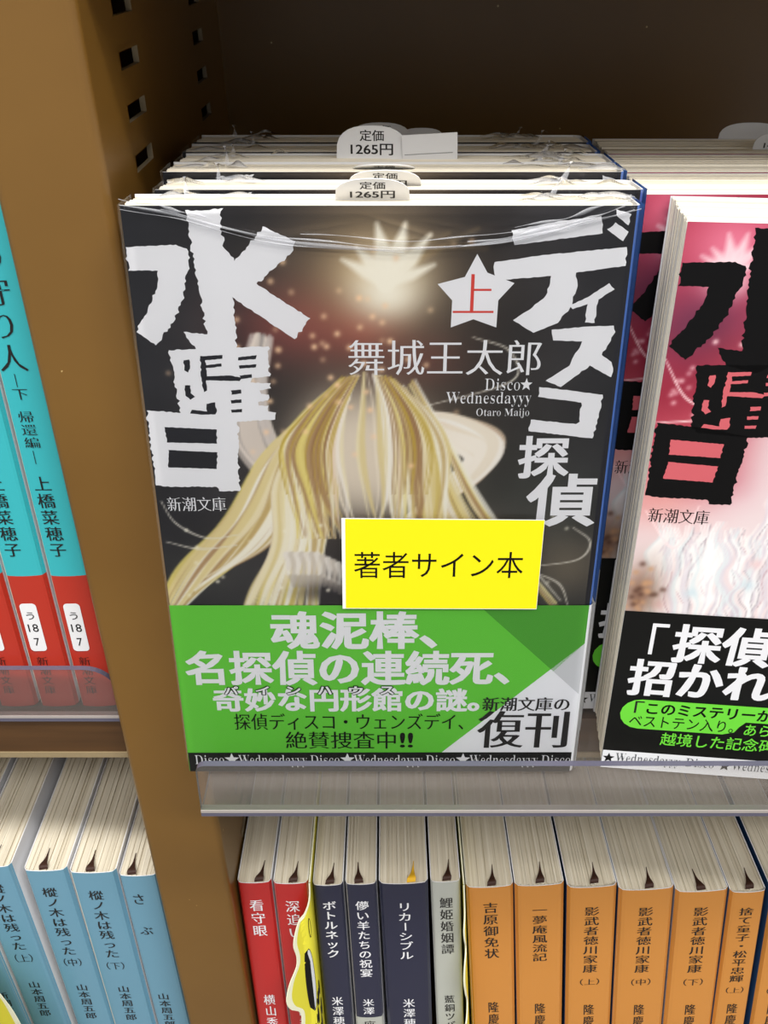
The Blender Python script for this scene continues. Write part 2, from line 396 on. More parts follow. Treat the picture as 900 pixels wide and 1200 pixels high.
def art_gold():
    im = new_canvas((20, 20, 26)); c = cloud(3, 14)
    glow(im, 2, 108, 34, 48, (76, 62, 48), .9); glow(im, 34, 76, 22, 26, (70, 74, 66), .7)
    im += (c * 16)[..., None]
    glow(im, -44, 64, 14, 10, (70, 70, 66), .6); glow(im, 46, 66, 10, 10, (120, 108, 90), .7); glow(im, 24, 72, 12, 8, (140, 110, 100), .5)
    glow(im, -17, 127, 15, 9, (132, 58, 54), .85); glow(im, -4, 126, 8, 6, (150, 66, 58), .8); glow(im, 8, 119, 10, 6, (112, 58, 50), .6)
    glow(im, -2, 139, 15, 12, (196, 164, 116), .85, .8); glow(im, 1, 137, 9, 8, (244, 226, 190), .8)
    for t in ((20, 147, 30), (22, 143, 26), (14, 146, 18)): stroke(im, [(3, 138), ((3 + t[0]) / 2, 143), (t[0], t[1])], .8, .1, (190, 160, 110), .35, .8)
    # pale wide ribbons either side
    ribbons(im, 20, [(-26, 124), (-29, 112), (-29, 100), (-23, 88), (-21, 76)], [(2, 0), (3, 0), (4, 1), (4, 0), (5, 0)], (1.2, 3.0), [(150, 142, 138), (206, 196, 190), (226, 214, 204), (236, 222, 208)], 5, .7)
    ribbons(im, 40, [(6, 104), (15, 101.5), (23, 97), (19, 90), (9, 81)], [(1, 2.5), (2, 3.5), (3.5, 2.5), (4, 1), (4, 2)], (.9, 2.4), CREAM, 6, .85)
    # golden streamers falling to the left, and a few to the right
    ribbons(im, 70, [(-12, 108), (-22, 98), (-29, 82), (-39, 68), (-52, 52)], [(5, 2), (6, 4), (9, 4), (12, 5), (10, 12)], (.4, 1.5), GOLD, 8)
    ribbons(im, 50, [(-13, 106), (-19, 90), (-20, 74), (-24, 60), (-28, 44)], [(5, 2), (6, 2), (6, 2), (9, 2), (12, 2)], (.4, 1.6), GOLD, 9)
    ribbons(im, 34, [(4, 112), (12, 96), (17, 82), (25, 68), (34, 52)], [(4, 2), (5, 2), (7, 2), (9, 2), (12, 4)], (.3, 1.1), GOLD, 10, .8)
    # a pale cascade in the middle, parted like a curtain
    glow(im, -4, 96, 17, 17, (238, 224, 204), .92, 2.0)
    r = random.Random(12)
    for k in range(120):
        u = r.uniform(-1, 1); q = r.uniform(.3, 1.3) * (1.1 if abs(u) > .5 else .8)
        if abs(u) < .28 and r.random() < .72: continue
        pts = [(-3 + u * 6 + r.uniform(-.8, .8), 116 - abs(u) * 2), (-4 + u * 15, 108 - abs(u) * 2.5), (-5 + u * 19.5, 97), (-5 + u * 18.5, 86), (-5 + u * 17 + r.uniform(-3, 3), 74)]
        pts = [(x + (114 - z) * .06 * r.uniform(.5, 1.6), z) for x, z in pts]; stroke(im, pts, q * .2, q * .1, r.choice(GOLD if abs(u) > .4 else CREAM + GOLD[:2]), .85, .3, q)
    for k in range(26):
        u = r.choice((-1, 1)) * r.uniform(.3, 1)
        pts = [(-3 + u * 6, 115), (-4 + u * 15, 107 - abs(u) * 2), (-5 + u * 19.5, 97), (-5 + u * 18.5, 86)]
        stroke(im, pts, .1, .05, r.choice([(150, 112, 74), (190, 160, 60)]), .7, .2, .26)
    # pale pleats at the bottom
    for k in range(13):
        x = -23 + k * 1.25; z = 69 - abs(k - 6) * .35 - k * .35
        stroke(im, [(x, z + 2.5), (x + .4, z), (x + .2, z - 3)], .9, .5, (214, 204, 192) if k % 2 else (238, 231, 222), .9, .3)
        stroke(im, [(x + 1.2, z - 4), (x + 1.5, z - 6.5)], 1.0, .5, (196, 186, 174), .8, .3)
    glow(im, -14, 58.5, 7, 3, (40, 36, 40), .7)
    burst(im, 1, 135.5, 1.15, (250, 244, 226), .95)
    for c_ in ([(-52, 84), (-49, 78), (-42, 74), (-34, 75)], [(-52, 73), (-44, 71), (-35, 72)], [(46, 77), (50.5, 73), (48, 68), (37, 66)], [(36, 65), (44, 61), (47, 54)], [(20, 124), (28, 121), (29, 114), (10, 108)]):
        stroke(im, c_, .12, .1, (232, 226, 212), .8, .2, .26)
    for k in range(70):
        x, z = r.gauss(-12, 14), r.gauss(118, 12); glow(im, x, z, .7, .7, (255, 214, 170), r.uniform(.3, .9))
    for k in range(30): glow(im, r.uniform(-50, 48), r.uniform(56, 80), .5, .5, (250, 245, 225), r.uniform(.3, .9))
    return im
def art_rose():
    im = new_canvas((172, 52, 76)); c = cloud(21, 12)
    glow(im, -46, 130, 12, 9, (80, 34, 60), .9); glow(im, -36, 122, 9, 8, (140, 44, 58), .7); glow(im, 10, 118, 40, 30, (150, 40, 62), .7)
    im += (c * 26)[..., None] * np.array((1, .7, .8))
    glow(im, -43, 147, 10, 8, (226, 120, 146), .9); glow(im, -42, 100, 16, 10, (214, 110, 116), .7)
    burst(im, -43.5, 141.5, .72, (246, 214, 220), .85)
    k = 1 / (1 + np.exp((ZZ - 88 - c * 5) / 3.5)); im += (np.array((240, 233, 231)) - im) * (k * .92)[..., None]
    glow(im, -50, 88, 10, 8, (226, 150, 140), .6); glow(im, -20, 100, 14, 26, (236, 226, 226), .9, 1.5)
    r = random.Random(31)
    for j in range(210):
        x = r.uniform(-48, 48) if j % 3 else r.uniform(-48, -12); z = r.uniform(64, 112 if x > -24 else 82); amp = r.uniform(.3, 1.2); ph = r.uniform(0, 6); st_ = r.uniform(2.2, 3.4); dx = r.uniform(-.5, .5)
        for q in range(r.choice((3, 4, 5))):
            rgb = r.choice([(252, 250, 249), (246, 240, 238), (222, 212, 220), (240, 222, 222), (206, 196, 206), (226, 234, 236), (250, 246, 244)])
            pts = [(x + q * .75 + dx * i + amp * math.sin(ph + i * 1.5 + q * .15), z - i * st_) for i in range(9)]
            stroke(im, pts, .1, .1, rgb, .8, .3, r.uniform(.35, .9))
        if j % 3 == 0: stroke(im, [(px_ + .4, pz_) for px_, pz_ in pts], .06, .05, r.choice([(150, 138, 150), (190, 150, 160), (168, 158, 166)]), .8, .18, .16)
    for j in range(18): glow(im, r.uniform(-46, 40), r.uniform(56, 82), 1.6, 1.6, r.choice([(200, 220, 228), (255, 255, 255), (236, 196, 196)]), .7)
    glow(im, -50, 60, 5, 9, (126, 88, 66), .85)
    for j in range(26): glow(im, r.gauss(-50, 2.5), r.gauss(60, 4), .8, .8, r.choice([(196, 150, 112), (90, 60, 48)]), .7)
    for c_ in ([(-53, 122), (-47, 113), (-38, 110)], [(-53, 107), (-44, 108), (-36, 110)], [(-52, 84), (-44, 74), (-40, 86)]):
        stroke(im, c_, .12, .1, (255, 226, 226), .85, .2, .26)
    for j in range(24): glow(im, r.gauss(-45, 5), r.gauss(114, 5), .6, .6, (255, 220, 220), r.uniform(.3, .9))
    return im
def to_lin(im):
    v = np.clip(im, 0, 255) / 255; return np.where(v <= .04045, v / 12.92, ((v + .055) / 1.055) ** 2.4)

# ------------------------------------------------------------------ lettering of the face-out covers (millimetres on the cover)
mizu_l = [(-52.8, 143.3), (-42.4, 143.8), (-40.2, 143.0), (-39.7, 141.1), (-41.3, 135.1), (-42.2, 132.1), (-44.7, 127.2), (-48.9, 122.2), (-52.8, 125.2), (-52.4, 126.5), (-49.9, 129.5), (-47.7, 134.1), (-46.7, 138.4), (-52.9, 138.4)]
mizu_r = [(-39.8, 150.7), (-36.4, 150.6), (-32.0, 151.1), (-32.8, 149.7), (-32.7, 146.4), (-32.4, 143.0), (-30.5, 140.4), (-28.0, 142.7), (-24.2, 147.5), (-17.6, 144.5), (-18.9, 141.7), (-26.2, 135.7), (-20.6, 131.8), (-15.1, 128.2), (-18.7, 123.6), (-26.6, 129.2), (-31.5, 132.8), (-31.4, 127.8), (-31.4, 121.1), (-33.9, 119.7), (-39.7, 121.1), (-41.4, 122.8), (-42.6, 125.2), (-37.5, 124.7), (-38.2, 130.5), (-38.4, 135.1), (-39.1, 141.4), (-39.5, 147.0)]
you = [(-46.2, 121.1), (-40.0, 121.4), (-31.4, 121.7), (-24.4, 122.0), (-24.5, 115.1), (-28.5, 114.6), (-28.9, 113.7), (-24.4, 113.5), (-24.4, 112.3), (-27.0, 111.8), (-26.7, 111.0), (-25.0, 110.8), (-25.3, 109.4), (-27.5, 109.0), (-27.4, 108.2), (-25.2, 108.2), (-25.4, 106.8), (-23.6, 106.5), (-23.9, 104.8), (-32.3, 104.3), (-43.9, 105.0), (-45.1, 106.5)]
hi = [(-52.7, 107.0), (-42.8, 106.3), (-32.3, 104.6), (-33.2, 86.7), (-38.0, 86.7), (-38.5, 87.8), (-50.5, 87.9), (-52.7, 88.2)]
holes = [[(-49.1, 103.0), (-37.3, 102.4), (-37.5, 98.9), (-49.0, 99.2)], [(-48.8, 97.3), (-37.6, 96.7), (-38.1, 92.5), (-49.3, 92.9)], [(-43.2, 118.8), (-42.0, 119.0), (-42.0, 116.9), (-42.5, 116.0), (-43.3, 116.5)], [(-43.5, 113.0), (-42.3, 113.0), (-42.4, 111.2), (-41.5, 110.3), (-42.6, 109.6), (-43.6, 110.5)], [(-39.5, 119.8), (-38.4, 119.7), (-38.5, 116.9), (-38.7, 111.8), (-39.4, 111.4), (-39.7, 114.1)], [(-39.2, 119.7), (-34.6, 120.0), (-34.7, 119.2), (-38.6, 118.8)], [(-38.5, 117.7), (-35.0, 118.1), (-35.0, 117.4), (-38.6, 117.0)], [(-38.9, 115.1), (-33.2, 115.3), (-30.7, 114.8), (-31.3, 114.0), (-38.8, 114.2)], [(-31.2, 119.5), (-27.1, 120.0), (-27.4, 119.1), (-31.3, 118.8)], [(-31.2, 117.6), (-27.3, 117.9), (-27.5, 117.2), (-31.1, 116.9)], [(-43.0, 106.3), (-42.5, 107.2), (-39.1, 106.8), (-39.1, 108.6), (-37.1, 109.0), (-36.9, 106.8), (-37.3, 106.1), (-40.4, 106.0)], [(-33.4, 111.8), (-31.1, 112.0), (-31.1, 111.1), (-33.3, 110.8)], [(-33.6, 109.5), (-31.2, 109.7), (-31.2, 108.9), (-33.5, 108.7)], [(-33.7, 107.2), (-31.2, 107.4), (-31.3, 106.6), (-33.6, 106.5)], [(-31.2, 115.3), (-28.5, 115.6), (-28.5, 114.8), (-30.9, 114.5)]]
katakana = [[(26.9, 146.7), (36.2, 148.5), (45.1, 149.5), (45.7, 146.1), (39.0, 145.2), (27.7, 143.7)], [(23.8, 140.2), (34.3, 141.7), (51.0, 143.3), (51.2, 139.4), (41.0, 138.0), (41.6, 135.1), (40.4, 130.5), (38.1, 127.2), (33.0, 125.0), (28.4, 127.8), (31.3, 129.8), (35.0, 133.1), (35.8, 137.3), (24.5, 136.4), (23.6, 139.2)], [(48.0, 150.9), (51.0, 149.9), (50.6, 147.7), (47.9, 149.9)], [(46.5, 146.9), (48.1, 148.3), (51.0, 146.4), (50.1, 144.5)], [(40.2, 131.0), (44.0, 132.8), (48.2, 135.8), (49.5, 134.5), (46.3, 132.3), (46.0, 127.2), (43.9, 127.3), (44.1, 131.3), (41.0, 130.2)], [(36.9, 125.7), (44.7, 126.4), (50.2, 126.6), (50.7, 125.2), (48.3, 120.0), (50.6, 118.4), (51.2, 116.2), (50.9, 114.9), (45.9, 117.6), (40.0, 112.6), (36.5, 114.1), (41.5, 117.6), (43.7, 123.1), (37.4, 123.3)], [(35.2, 112.6), (42.1, 111.8), (49.5, 110.8), (49.2, 105.4), (48.3, 100.2), (43.1, 100.8), (33.6, 102.0), (33.9, 104.8), (44.2, 103.7), (45.0, 104.3), (44.9, 108.9), (35.1, 110.3)]]
katakana[2] = [(48.0, 150.9), (51.2, 149.9), (50.8, 147.7), (48.2, 149.6)]
star = [(20.1, 141.9), (22.4, 138.0), (28.2, 135.8), (25.0, 132.1), (24.9, 126.2), (19.9, 128.0), (15.1, 126.2), (15.2, 132.1), (12.0, 135.6), (17.7, 137.1)]

WB, HB = 106.0, 151.6
def front(l):                                       # layer l of print just in front of the cover
    def f(x, z):
        d = max(0, x - 51.4); return (x, -.04 * l + .18 * d * d, z)
    return f
def cover_sheet(mb, T, side, spine, zt=HB):
    h = WB / 2; r = 1.6; o = []
    def path(e):
        p = [(-h, e), (h - 3.6, e)]
        p += [(h - 1.6, e + .02), (h - .7 - e * .7, e + .25), (h - e, e + 1.1)]
        p += [(h - e, T - 1.4 - e), (h - .9 - e, T - .5 - e), (h - 2, T - .06 - e), (-h, T - e)]
        return p
    a, b = path(0), path(.3); n = len(a)
    for i in range(n - 1):
        nm = side if i < 1 or i >= n - 2 else spine
        if i in (1, 2): nm = side
        mb.quad((*a[i], 0), (*a[i + 1], 0), (*a[i + 1], zt), (*a[i], zt), nm)
        mb.quad((*b[i], 0), (*b[i], zt), (*b[i + 1], zt), (*b[i + 1], 0), 'white')
        for z in (0, zt): mb.quad((*a[i], z), (*a[i + 1], z), (*b[i + 1], z), (*b[i], z), 'white')
    for i in (0, n - 1): mb.quad((*a[i], 0), (*a[i], zt), (*b[i], zt), (*b[i], 0), 'white')
def art_panel(mb, im):
    nz, nx = im.shape[:2]; put = front(1)
    xe = list(xs) + []
    v = [put(x, z) for z in zs for x in xe]
    f = [(j * nx + i, j * nx + i + 1, (j + 1) * nx + i + 1, (j + 1) * nx + i) for j in range(nz - 1) for i in range(nx - 1)]
    mb.add(v, f, 'art', to_lin(im).reshape(-1, 3))
def title(mb, ink, hole):
    for i, p in enumerate((mizu_l, mizu_r, you, hi)): mb.poly(jag(p, seed=i), ink, front(2))
    for i, p in enumerate(holes): mb.poly(jag(p, .5, .16, seed=40 + i), hole, front(3))
def subtitle(mb, ink):
    for i, p in enumerate(katakana): mb.poly(jag(p, .7, .22, seed=20 + i), ink, front(2))
    fit(mb, '探', (31.6, 90.0, 43.6, 100.8), ink, front(2), (.035, .03)); fit(mb, '偵', (34.2, 77.2, 51.0, 91.3), ink, front(2), (.035, .03))
def pages(T, mat_name='pages_y', zt=HB, seed=1):
    # block of leaves: the top is left untrimmed, so gatherings end at slightly different heights
    mb = MB(); r = random.Random(seed); y = .35; x0, x1 = -WB / 2 + .5, WB / 2 - .6
    prof = []
    while y < T - .45:
        d = min(r.uniform(.35, 1.0), T - .35 - y); prof.append((y, y + d, zt - r.uniform(.05, .75), r.uniform(-.25, .15))); y += d
    for a, b, h, e in prof: mb.box(x0 + e, x1 - .6, a, b, .6, h, mat_name)
    return mb

# green banded volume: front cover, leaves, band
def gold_cover(T):
    mb = MB(); cover_sheet(mb, T, 'cover_dark', 'blue_edge'); art_panel(mb, art_gold())
    title(mb, 'ink_white', 'cover_dark'); subtitle(mb, 'ink_white')
    mb.poly(star, 'ink_white', front(2)); fit(mb, '上', (15.4, 129.4, 24.1, 137.7), 'ink_red', front(3), (-.004, -.022))
    fit(mb, '舞城王太郎', (-7.2, 115.4, 35.1, 123.4), 'ink_white', front(2), (.006, -.014))
    fit(mb, serif('Disco'), (23.1, 111.8, 30.9, 114.6), 'ink_white', front(2), SERIF); mb.poly(starpts(30.9, 111.6, 33.7, 114.7), 'ink_white', front(2))
    fit(mb, serif('Wednesdayyy'), (14.6, 107.9, 33.6, 111.4), 'ink_white', front(2), SERIF)
    fit(mb, serif('Otaro Maijo'), (21.5, 105.2, 33.4, 107.5), 'ink_white', front(2), SERIF)
    fit(mb, '新潮文庫', (-50.6, 81.4, -36.7, 85.1), 'ink_white', front(2), MIN)
    return mb
def wrap_sheet(mb, T, z1, face, spine, g=.3):
    h = WB / 2 + .12
    p = [(-h, -g), (h - 3.6, -g), (h - 1.0, -g), (h - .35, .1), (h + .05, 1.0), (h + .05, T - 1.4), (h - .9, T), (h - 3, T + g), (-h, T + g)]
    for i in range(len(p) - 1):
        nm = face if i < 2 else spine
        mb.quad((*p[i], 0), (*p[i + 1], 0), (*p[i + 1], z1), (*p[i], z1), nm)
    mb.quad((-h, -g, 0), (-h, 0, 0), (-h, 0, z1), (-h, -g, z1), spine)
    mb.quad((-h, T + g, 0), (-h, T, 0), (-h, T, z1), (-h, T + g, z1), spine)
def bfront(l):
    def f(x, z):
        return (x, -.3 - .04 * l, z)
    return f
def green_band(T):
    mb = MB(); zt = 54.8; wrap_sheet(mb, T, zt, 'slip_green', 'band_white'); b = bfront
    mb.poly([(24.5, zt), (52.1, zt), (52.1, 43.2), (44.8, 34.3)], 'slip_dgreen', b(1))
    mb.poly([(52.1, 43.2), (52.1, 6.8), (16.5, 6.8)], 'band_white', b(1))
    mb.poly([(52.1, 43.2), (44.8, 34.3), (52.1, 26.9)], 'slip_grey', b(2))
    mb.poly([(-53.0, 0), (52.1, 0), (52.1, 6.9), (-53.0, 6.7)], 'band_black', b(3))
    Wt = 'ink_white'
    fit(mb, '魂泥棒、', (-28.2, 41.4, 14.4, 53.2), Wt, b(4), HEAVY)
    fit(mb, '名探偵の連続死、', (-51.0, 29.8, 33.6, 41.1), Wt, b(4), HEAVY)
    fit(mb, '奇妙な円形館の謎。', (-44.6, 21.0, 26.1, 29.0), Wt, b(4), HEAVY)
    for i, ch in enumerate('パインハウス'):
        x = -41.6 + i * 8.2
        fit(mb, ch, (x, 26.6, x + 4.2, 29.8), 'ink_black', b(5), (.12, .11)); fit(mb, ch, (x + .25, 26.85, x + 3.95, 29.55), Wt, b(6), (.035, .03))
    fit(mb, '探偵ディスコ・ウェンズデイ、', (-39.5, 14.8, 22.1, 20.4), 'ink_black', b(4), (.008, -.010))
    fit(mb, '絶賛捜査中', (-26.0, 8.2, 3.9, 14.2), 'ink_black', b(4), (.008, -.010)); fit(mb, '!!', (5.0, 8.6, 8.6, 13.8), 'ink_black', b(4), (.03, .01))
    fit(mb, '新潮文庫の', (26.8, 21.3, 50.0, 25.9), 'ink_dark', b(4), MINB); fit(mb, '復刊', (25.8, 8.5, 50.5, 21.3), 'ink_dark', b(4), (.03, -.008))
    for k in range(4):
        x = -51.3 + k * 31.75
        fit(mb, serif('Disco'), (x, 2.6, x + 8.0, 5.9), Wt, b(4), SERIF)
        if k < 3:
            mb.poly(starpts(x + 8.1, 2.0, x + 12.3, 6.6), Wt, b(4)); fit(mb, serif('Wednesdayyy'), (x + 12.0, 1.5, x + 30.8, 5.9), Wt, b(4), SERIF)
    return mb
def film(T, seed=1, front_sheet=True):
    # thin clear film over the front, bunched into a sagging crease, gathered in little peaks at the top corners
    r = np.random.default_rng(seed); mb = MB(); h = WB / 2 + .45
    def grid(X, Y, Z, nm):
        n, m = X.shape
        mb.add(list(zip(X.ravel(), Y.ravel(), Z.ravel())), [(j * m + i, j * m + i + 1, (j + 1) * m + i + 1, (j + 1) * m + i) for j in range(n - 1) for i in range(m - 1)], nm)
    crease = curve([(-52.8, 151.9), (-42.8, 150.0), (-32.6, 147.3), (-20.5, 144.9), (-8.1, 143.7), (6.0, 143.0), (20.2, 143.8), (34.1, 146.2), (44.4, 149.0), (52.8, 151.4)], 12)
    gx = np.linspace(-h, h, 190)
    if front_sheet:
        gz = np.concatenate((np.linspace(0, 128, 30), np.linspace(128.4, HB + .3, 70)))
        X, Z = np.meshgrid(gx, gz); Y = np.full(X.shape, -.95); zc = np.interp(X, crease[:, 0], crease[:, 1])
        up_ = np.clip((Z - zc) / 4, 0, 1)
        for k in range(16):
            a = r.uniform(-.6, .6); x0 = r.uniform(-50, 50) if k > 7 else r.uniform(18, 52); q = (X - x0) * math.sin(a) * .6 + (Z - 148) * math.cos(a)
            Y -= .12 * up_ * np.exp(-(q / .35) ** 2) * np.exp(-((X - x0) / 9) ** 2)
        Y += np.clip(np.abs(X) - 51.5, 0, 9) ** 2 * .22
        grid(X, Y, Z, 'film')
        # the crease itself: several thin folds lying on one another
        for (dz, wd, dy, a, b) in ((0, .55, .35, 0, 120), (.5, .3, .5, 10, 70), (-.6, .22, .3, 0, 60), (1.3, .5, .3, 0, 22), (1.0, .55, .3, 70, 104), (2.4, .5, .35, 78, 107), (1.9, .22, .45, 40, 80), (.2, .25, .55, 60, 107)):
            c = crease[a:b]
            if len(c) < 3: continue
            L = np.linspace(0, 1, len(c)); wv = wd * (.55 + .45 * np.sin(L * 19 + dz * 7)) * np.sin(np.clip(L, .02, .98) * math.pi) ** .4
            oz = dz + .25 * np.sin(L * 11 + dz * 3)
            P = np.stack([np.stack((c[:, 0], np.full(len(c), -1.0 - dy * q), c[:, 1] + oz + wv * t), 1) for t, q in ((-1, 0), (-.3, .8), (.2, 1), (1, 0))])
            grid(P[:, :, 0], P[:, :, 1], P[:, :, 2], 'film_fold')
    else:
        X, Z = np.meshgrid(np.linspace(-h, h, 24), np.linspace(0, HB + .3, 30)); grid(X, np.full(X.shape, -.55), Z, 'film')
    # gathers over the leaves near the corners
    for sx, n in ((-1, 4), (1, 7)):
        for k in range(n):
            x0 = sx * r.uniform(28, 50); y0 = r.uniform(1, T - 1); l = r.uniform(5, 13); ang = r.uniform(-.5, .5)
            t = np.linspace(-1, 1, 18); hgt = r.uniform(.5, 1.3)
            xs_ = x0 + l / 2 * t * math.cos(ang); ys_ = np.clip(y0 + l / 2 * t * math.sin(ang), -.4, T + .3)
            zt_ = HB + .35 + hgt * np.exp(-(t * 1.7) ** 2)
            X = np.stack((xs_, xs_ + .15, xs_ + .3)); Y = np.stack((ys_ - .6, ys_, ys_ + .6)); Z = np.stack((np.full(18, HB + .3), zt_, np.full(18, HB + .3)))
            X = np.clip(X, -h, h); grid(X, Y, Z, 'film_fold' if k % 2 else 'film')
        # one taller peak of loose film, leaning back
        x0 = sx * r.uniform(33, 43); y0 = r.uniform(.45, .75) * T; hp = r.uniform(2.2, 4.2); wd = r.uniform(2.5, 6.5)
        u = np.linspace(0, 1, 7)[:, None]; t = np.linspace(-1, 1, 15)[None]
        X = x0 + wd * t * (1 - u) ** .8 + .5 * np.sin(t * 5 + u * 4) * u + sx * 1.2 * u; Y = y0 + .7 * np.sin(t * 6) * (1 - u) + 2.2 * u + 0 * X; Z = HB + .3 + hp * u + 0 * X
        grid(X, Y, Z, 'film')
        grid(X[:, 5:8], Y[:, 5:8] - .1, Z[:, 5:8], 'film_fold')
    for x0 in (-h, h): mb.quad((x0, -.6, 0), (x0, T, 0), (x0, T, HB + .3), (x0, -.6, HB + .3), 'film')
    return mb

T1 = 13.5
LEAN = 2.95
rows = [  # x of the middle, y of the foot of the front, lift of the foot, lean
    (-.7, 190.8, -197.7, 2.95), (3.4, 205.6, -197.8, 2.95), (2.2, 224.2, -197.2, 1.5), (2.6, 238.3, -197.8, 1.5), (1.6, 252.4, -197.95, 1.5), (2.0, 266.5, -198.05, 1.5)]
b0 = empty('paperback_book', rows[0][:3], (-LEAN, 0, 0))
gold_cover(T1).build('cover', b0); pages(T1).build('page_block', b0); green_band(T1).build('paper_band', b0)
first_row = [b0] + [dup(b0, p[:3], (-p[3], 0, 0)) for p in rows[1:]]
for i, o in enumerate(first_row): film(T1, 3 + i, i == 0).build('plastic_wrap', o, True)
G1 = 'dark covered paperbacks in the face-out stack'
for o, l in zip(first_row, (
        'shrink-wrapped dark paperback in front with green band and yellow sticker',
        'wrapped dark paperback directly behind the front green-banded copy',
        'third dark paperback from the front of the wrapped stack',
        'fourth dark paperback from the front, behind the tall rounded price slip',
        'fifth dark paperback from the front, second from the back of the stack',
        'rearmost dark paperback of the stack, nearest the dark back panel')):
    tag(o, l, 'book', G1)
st = MB()
def stf(l): return lambda x, z: (x, -1.75 - .04 * l, z)
st.poly([(-9.4, 80.4), (38.8, 79.9), (38.7, 54.6), (-9.6, 54.8)], 'white', stf(0))
st.poly([(-8.5, 80.2), (38.7, 79.8), (38.6, 54.8), (-8.8, 55.0)], 'yellow', stf(1))
st.poly([(-9.4, 80.4), (38.8, 79.9), (38.7, 54.6), (-9.6, 54.8)], 'white', lambda x, z: (x, -1.62, z))
fit(st, '著者サイン本', (-6.6, 63.8, 34.5, 71.2), 'ink_black', stf(2), (.0, -.002))
tag(st.build('sticker', b0), 'yellow sticker reading that the copy is signed')

# crimson covered volume with a black band
T2 = 22.3; HR = 150.2
def rose_cover(T):
    mb = MB(); cover_sheet(mb, T, 'cover_dark', 'red_edge'); art_panel(mb, art_rose())
    for i, p in enumerate((mizu_l, mizu_r, you, hi)): mb.poly(jag(p, seed=i), 'ink_black', front(2))
    for i, p in enumerate(holes): mb.poly(jag(p, .5, .16, seed=40 + i), 'rose_gap', front(3))
    subtitle(mb, 'ink_black'); mb.poly(star, 'ink_black', front(2)); fit(mb, '下', (15.4, 129.4, 24.1, 137.7), 'ink_white', front(3), MIN)
    fit(mb, '舞城王太郎', (-7.2, 115.4, 35.1, 123.4), 'ink_white', front(2), MIN)
    fit(mb, '新潮文庫', (-51.2, 81.0, -37.3, 84.9), 'ink_black', front(2), MIN)
    return mb
M['rose_gap'] = mat('rose print', (206, 96, 104), .3, .45)
def black_band(T):
    mb = MB(); wrap_sheet(mb, T, 54.7, 'band_black', 'band_white'); b = bfront; Wt = 'ink_white'
    mb.poly([(-53, 0), (52, 0), (52, 6.6), (-53, 6.6)], 'band_white', b(1))
    fit(mb, '「', (-45.7, 41.3, -41.5, 51.3), Wt, b(2)); fit(mb, '探偵', (-40.0, 39.0, -15.2, 51.7), Wt, b(2), HEAVY); fit(mb, 'は』に', (-14, 39.0, 20, 51.7), Wt, b(2), HEAVY) if False else None
    fit(mb, '招かれ', (-49.7, 27.1, -13.0, 39.6), Wt, b(2), HEAVY)
    n = 8; r = 5.2
    box = [(-44.9 + r * math.cos(a), 20.6 + r * math.sin(a)) for a in [math.pi / 2 + i * math.pi / n for i in range(n + 1)]]
    mb.poly([(40, 25.8)] + box + [(-22.5, 15.4), (-19.6, 16.4), (-18.6, 18.4), (-17.2, 20.2), (40, 20.4)], 'lime', b(2))
    fit(mb, '「', (-46.6, 21.0, -44.2, 25.2), 'ink_dark', b(3)); fit(mb, 'このミステリーが', (-43.4, 20.9, -10.8, 25.2), 'ink_black', b(3), (.028, .024))
    fit(mb, 'ベストテン入り。', (-47.4, 16.1, -20.0, 20.4), 'ink_black', b(3), (.004, .004))
    fit(mb, 'あら', (-17.1, 15.6, -10.5, 19.6), 'lime', b(3), (.012, .012)); fit(mb, '越境した記念碑', (-38.3, 9.9, -8.2, 14.7), 'lime', b(3), (.012, .012))
    for k in range(3):
        x = -52.9 + k * 31.4
        mb.poly(starpts(x, 1.9, x + 3.4, 5.7), 'ink_black', b(3)); fit(mb, serif('Wednesdayyy'), (x + 3.6, 1.6, x + 21.0, 5.8), 'ink_grey', b(3), SERIF); fit(mb, serif('Disco'), (x + 22.6, 2.6, x + 30.2, 5.8), 'ink_grey', b(3), SERIF)
    return mb
ROT = math.radians(5.8); c0 = (60.5 + 53 * math.cos(ROT), 193 - 53 * math.sin(ROT), -198.3)
r0 = empty('paperback_book', c0, (0, 0, -5.8))
rose_cover(T2).build('cover', r0); pages(T2, seed=5).build('page_block', r0); black_band(T2).build('paper_band', r0)
for ch in r0.children: ch.scale = (1, 1, HR / HB)
rear = [dup(r0, (57.2 + 53 + dx, y, -198.3), (0, 0, 0)) for dx, y in ((.3, 216.6), (.0, 239.8), (1.6, 263.0))]
for o, l in zip([r0] + rear, (
        'crimson paperback with black and green band, turned slightly, at the right',
        'crimson paperback directly behind the turned front copy at the right',
        'second crimson paperback from the back of the right-hand stack',
        'rearmost crimson paperback of the right-hand stack by the back panel')):
    tag(o, l, 'book', 'crimson paperbacks in the right-hand stack')

